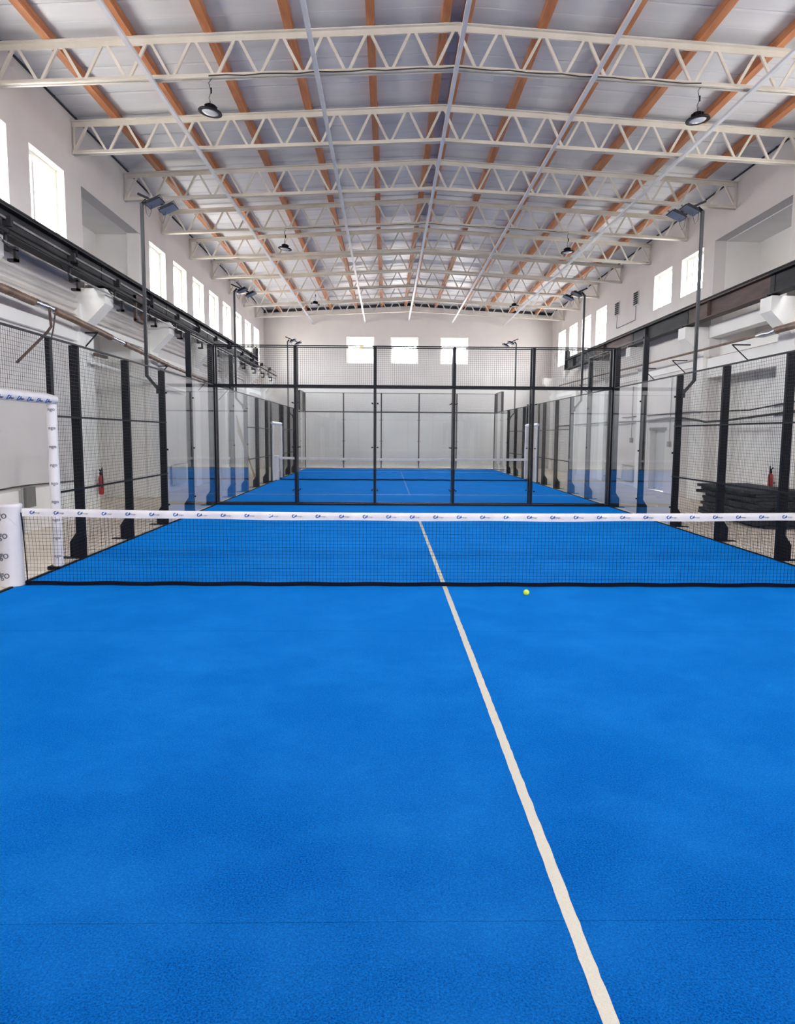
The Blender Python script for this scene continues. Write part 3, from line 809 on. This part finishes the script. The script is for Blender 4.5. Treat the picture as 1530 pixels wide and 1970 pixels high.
m = MB(); m.box(-.05, .02, 9.1, 9.16, 4.42, 5.0).box(-.05, .02, 9.60, 9.66, 4.42, 5.0).box(-.04, .03, 9.1, 9.66, 4.86, 5.0).box(-.04, .06, 9.1, 9.66, 4.40, 4.46)
m.obj('rust_frame', RUST, bus)
# ------------------------------------------------------------------ lagged pipe on the left wall with its brackets
pz = [(-4, 4.14), (3.0, 4.14), (5.4, 4.09), (7.5, 4.00), (9.9, 3.89), (12.9, 3.74), (17.5, 3.62), (21.0, 3.58)]
def pipe_z(y):
    for (a, za), (b_, zb_) in zip(pz, pz[1:]):
        if a <= y <= b_: return za + (zb_ - za) * (y - a) / (b_ - a)
    return pz[-1][1]
pp = thing('lagged_pipe', 'brown lagged heating pipe with foil patches along the left wall', 'pipe', (-6.98, 0, 0))
def run(y0, y1, r0, m_, ribs, name):
    m = sm(); pts, rr = [], []; y = y0; i = 0
    while y <= y1 + 1e-6:
        pts.append((.006 * math.sin(y * 5), y, pipe_z(y))); rr.append(r0 + (.016 * (i % 2) if ribs else .006 * math.sin(i * 2.1))); y += .045 if ribs else .12; i += 1
    m.tube(pts, rr, 10); m.obj(name, m_, pp)
run(-3, 4.9, .062, BROWNWRAP, True, 'lagging'); run(4.9, 5.7, .07, FOIL, False, 'foil_patch'); run(5.7, 8.6, .055, BROWNWRAP, True, 'lagging')
run(8.6, 9.4, .05, FOIL, False, 'foil_patch'); run(9.4, 12.9, .058, BROWNWRAP, False, 'lagging'); run(12.9, 21.0, .045, BROWNWRAP, False, 'lagging')
for y in (3.3, 7.6, 12.6, 17.0, 20.5):
    z = pipe_z(y) - .07
    MB().bar((0.08, y, z), (-.34, y, z), .03, .03).bar((.06, y, z), (-.32, y, z - .42), .025, .025).box(-.02, .03, y - .02, y + .02, z - .02, z + .06).obj('pipe_bracket', SOOT, pp)
hp = thing('bent_hanger_rods', 'bent rusty steel rods hanging from the pipe above the left fence', 'rods', (-6.80, 5.1, 0))
sm().tube([(0, 0, 4.04), (.01, 0.02, 3.70), (-.04, -.05, 3.58), (-.15, -.45, 3.25), (-.24, -.78, 2.98)], .024, 6).obj('rod', RUST, hp)
sm().tube([(0.02, .22, 4.05), (0, .12, 3.66), (-.02, .02, 3.40), (-.03, .0, 2.6)], .015, 6).obj('rod', RUST, hp)
tag(MB().box(-.03, .03, -.35, .35, -.03, .03).obj('steel_offcut', RUST, loc=(-7.1, 8.2, 3.50)), 'short rusty steel bar on the left wall under the lagged pipe', 'steel bar')
# white pipe inside the left recess / low level
tag(sm().tube([(-7.05, 7.6, 3.30), (-7.08, 9.0, 3.26), (-7.1, 12.0, 3.18), (-7.1, 15.5, 3.1)], .045, 8).obj('white_pipe', PVC), 'thin white pipe below the lagged pipe on the left wall', 'pipe')
# ------------------------------------------------------------------ right wall pipes and cables
rp = thing('heating_pipe', 'thin brown heating pipe along the right wall under the corbels', 'pipe', (7.62, 0, 0))
sm().tube([(0, -3, 4.10), (0, 7.3, 4.07)], .075, 10).obj('lagging', BROWNWRAP, rp)
sm().tube([(0, 7.2, 4.07), (0.01, 7.5, 4.05), (0, 7.8, 4.06), (0.01, 8.1, 4.06)], [.085, .06, .075, .04], 10).obj('foil_patch', FOIL, rp)
sm().tube([(0, 8.0, 4.06), (0, 11, 4.08), (0, 16, 4.12), (0, 22, 4.20), (0, 27, 4.22)], .03, 8).obj('pipe_run', BROWNWRAP, rp)
for y in (9.2, 12.9, 15.4, 19.0, 23.2):
    MB().bar((-.03, y, 4.0), (.42, y, 4.0), .028, .028).bar((-.01, y, 3.99), (.40, y, 3.62), .022, .022).obj('pipe_bracket', SOOT, rp)
cb = thing('wall_cables', 'loose dark cables strung along the right wall behind the fence', 'cables', (8.0, 0, 0))
def cable(pts, r, m_=CABLE): sm().tube(pts, r, 6).obj('cable', m_, cb)
cable([(0, 4, 2.62), (0, 7.2, 2.55), (0, 9.0, 2.44), (0, 11.15, 2.47), (0, 12.2, 2.5), (.15, 14, 2.52), (.15, 19, 2.5)], .018)
cable([(0, 4, 2.45), (0, 7.2, 2.34), (0, 10.2, 2.22), (0, 11.4, 2.20), (.0, 11.7, 2.24), (0, 13.1, 2.36), (0.1, 16, 2.32), (.1, 22, 2.35), (.1, 29, 2.3)], .03)
cable([(.1, 12.5, 2.30), (.1, 14.3, 2.40), (.1, 18, 2.28), (.1, 24, 2.25)], .022, CONDUIT)
for y, z0, z1, lab in ((14.4, 1.6, 3.7, 'first'), (18.0, 1.7, 3.6, 'second')):
    t = thing('light_switch', 'small grey wall switch with a conduit above, %s one past the right recess' % lab, 'switch', (8.20, y, z0))
    MB().box(-.05, .03, -.07, .07, -.12, .05).obj('switch_box', GREYBOX, t); MB().tube([(0, 0, .05), (0, 0, z1 - z0)], .016, 6).obj('conduit', CONDUIT, t)
t = thing('wall_radiator', 'grey white wall radiator with pipe loop on the right wall', 'radiator', (8.16, 18.1, 0))
for i in range(10): MB().box(-.06, .04, -.62 + i * .125, -.52 + i * .125, .18, .70).obj('radiator_fin', DOORM, t)
sm().tube([(0, -.75, 3.6), (0, -.75, .75), (0, .7, .75)], .018, 6).obj('feed_pipe', CONDUIT, t)
sm().tube([(0, -.75, .2), (0, .75, .2), (0, 3.5, .2)], .02, 6).obj('return_pipe', CONDUIT, t)
t = thing('wall_radiator', 'grey white wall radiator with pipe loop on the left wall', 'radiator', (-7.22, 14.6, 0))
for i in range(10): MB().box(-.06, .06, -.62 + i * .125, -.52 + i * .125, .22, .80).obj('radiator_fin', DOORM, t)
sm().tube([(0.05, .75, 3.0), (0.05, .75, .85), (0.05, -.7, .85)], .018, 6).obj('feed_pipe', CONDUIT, t)
# side door in the right wall
d = bpy.data.objects.new('door_1', None); C.objects.link(d); d['kind'] = 'structure'
MB().box(XR + .20, XR + .25, DOORHOLE[0], DOORHOLE[1], 0, 2.05).obj('door_leaf', DOORM, d)
MB().box(XR - .03, XR + .02, DOORHOLE[0] - .1, DOORHOLE[1] + .02, 2.0, 2.10).obj('door_lintel', GREYBOX, d)
MB().box(XR + .15, XR + .20, 15.0, 15.04, .95, 1.1).obj('door_handle', GALV, d)
# blocked windows / fan vents in the right wall
for y, lab in ((18.15, 'nearer'), (20.30, 'farther')):
    t = thing('wall_vent', 'small dark louvred vent high on the right wall, %s of the two' % lab, 'vent', (XR, y, 6.72), group='wall vents')
    MB().box(-.03, .0, -.24, .24, -.25, .25).obj('vent_frame', DOORM, t)
    for q in range(6): MB().bar((-.045, -.19, -.19 + q * .075), (-.045, .19, -.19 + q * .075), .03, .045).obj('louvre', SOOT, t)
    sm().tube([(-.02, .0, -.25), (-.02, .02, -.75)], .008, 5).obj('vent_cable', CABLE, t)
sm_ = tag(sm().tube([(XR - .02, 20.3, 5.97), (XR - .02, 18.15, 5.97)], .008, 5).obj('vent_wire', CABLE), 'thin wire joining the two vents on the right wall', 'wire')

# fire extinguishers
def extinguisher(x, y, z, lab):
    t = thing('fire_extinguisher', lab, 'fire extinguisher', (x, y, z), group='fire extinguishers on the side walls')
    sm().lathe([(.045, 0), (.055, .02), (.055, .36), (.045, .41), (.02, .44)], n=16).obj('cylinder', REDP, t)
    MB().box(-.02, .02, -.03, .03, .44, .50).bar((0, 0, .50), (0, -.09, .57), .02, .012).obj('valve', BLACK, t)
    sm().tube([(0, 0, .51), (-.05 if x > 0 else .05, -.05, .60), (-.07 if x > 0 else .07, -.09, .40), (-.05 if x > 0 else .05, -.09, .15)], .011, 6).obj('hose', BLACK, t)
    MB().box(*sorted((0.0, .13 if x > 0 else -.13)), -.04, .04, .2, .24).obj('wall_bracket', GALV, t)
extinguisher(-7.08, 7.9, .42, 'red fire extinguisher on the left wall beside the recess')
extinguisher(7.98, 7.8, .55, 'red fire extinguisher on the right wall above the black rubber mats')

MATL = ['black rubber mat in the ragged stack behind the right fence, %s' % q for q in ('lying on the floor', 'second from the floor', 'third from the floor', 'fourth from the floor', 'fifth from the floor', 'the middle one', 'fifth from the top', 'fourth from the top', 'third from the top', 'just under the top one', 'topmost')]
# stack of rubber mats / folded turf at the right
for i in range(11):
    z0 = i * .068
    n = 9; poly = []
    dx, dy = random.uniform(-.10, .10), random.uniform(-.08, .08)
    xs0, xs1, ys0, ys1 = 6.62 + dx, 7.75 + dx * .4, 5.75 + dy, 8.3 + dy
    if i < 3: xs0 -= -.05; ys0 -= .1
    for k in range(n): poly.append((xs0 + random.uniform(-.045, .045), ys1 - (ys1 - ys0) * k / n))
    for k in range(5): poly.append((xs0 + (xs1 - xs0) * k / 5, ys0 + random.uniform(-.03, .03)))
    poly += [(xs1, ys0), (xs1, ys1)]
    tk = .060
    m = MB(); m.prism(poly, 'z', 0, tk)
    # gentle sag toward the free edges
    m.v = [(x, y, z + (0 if i == 0 else -.012 * max(0, (6.9 - x)) / .4)) for (x, y, z) in m.v]
    tag(m.obj('rubber_mat', RUBBER, loc=(0, 0, -.012 + z0 + (.002 if i else 0))), MATL[i], 'mat', 'stacked black rubber mats')

# low casing and box beyond the left door opening
tag(MB().box(XL + .002, XL + .14, 2.5, 7.35, -.012, .76).obj('wall_casing', PLASTERG), 'low cream boxed casing along the foot of the left wall', 'casing')
t = thing('meter_box', 'grey wall box with a dark upright pipe seen through the left door opening', 'box', (XL + .14, 4.55, .45))
MB().box(0, .10, .0, .34, .0, .36).obj('box_body', GREYBOX, t); sm().tube([(.05, -.06, -.46), (.05, -.06, .36)], .025, 6).obj('pipe', CONDUIT, t)
tag(sm().tube([(XL + .10, 2.5, .775), (XL + .10, 4.4, .83), (XL + .10, 5.0, .83), (XL + .10, 7.3, .775)], .014, 6).obj('casing_cable', CABLE), 'thin cable lying along the top of the cream casing', 'cable')
# boards leaning at the left of the far court
for i in range(4):
    x = -6.55 - i * .05; y = 21.9 + i * .32
    o = MB().bar((x + .35, y, -.012 + .02), (x - .35, y, 2.55 - i * .2), .14, .025, (1, 0, 0)).obj('timber_board', SOFTWOOD)
    tag(o, ['tall', 'second', 'third', 'shortest'][i] + ' pale timber board leaning beside the far court, left side', 'board', 'timber boards leaning left of the far court')

# outside, seen through the panes
t = thing('neighbour_house', 'cream rendered house wall outside the left windows', 'house', (-13.5, 8, 0))
MB().box(-3, 0, -3.2, 6.2, -.25, 8.6).obj('house_wall', CREAMHOUSE, t); MB().box(-3.4, .45, -3.6, 6.6, 8.6, 8.8).obj('eave', RUST, t)
tag(MB().box(-.12, .12, -.12, .12, -.25, 9).obj('orange_pole', ORANGE, loc=(-2.25, 36.5, 0)), 'orange painted pole outside the left far window', 'pole')
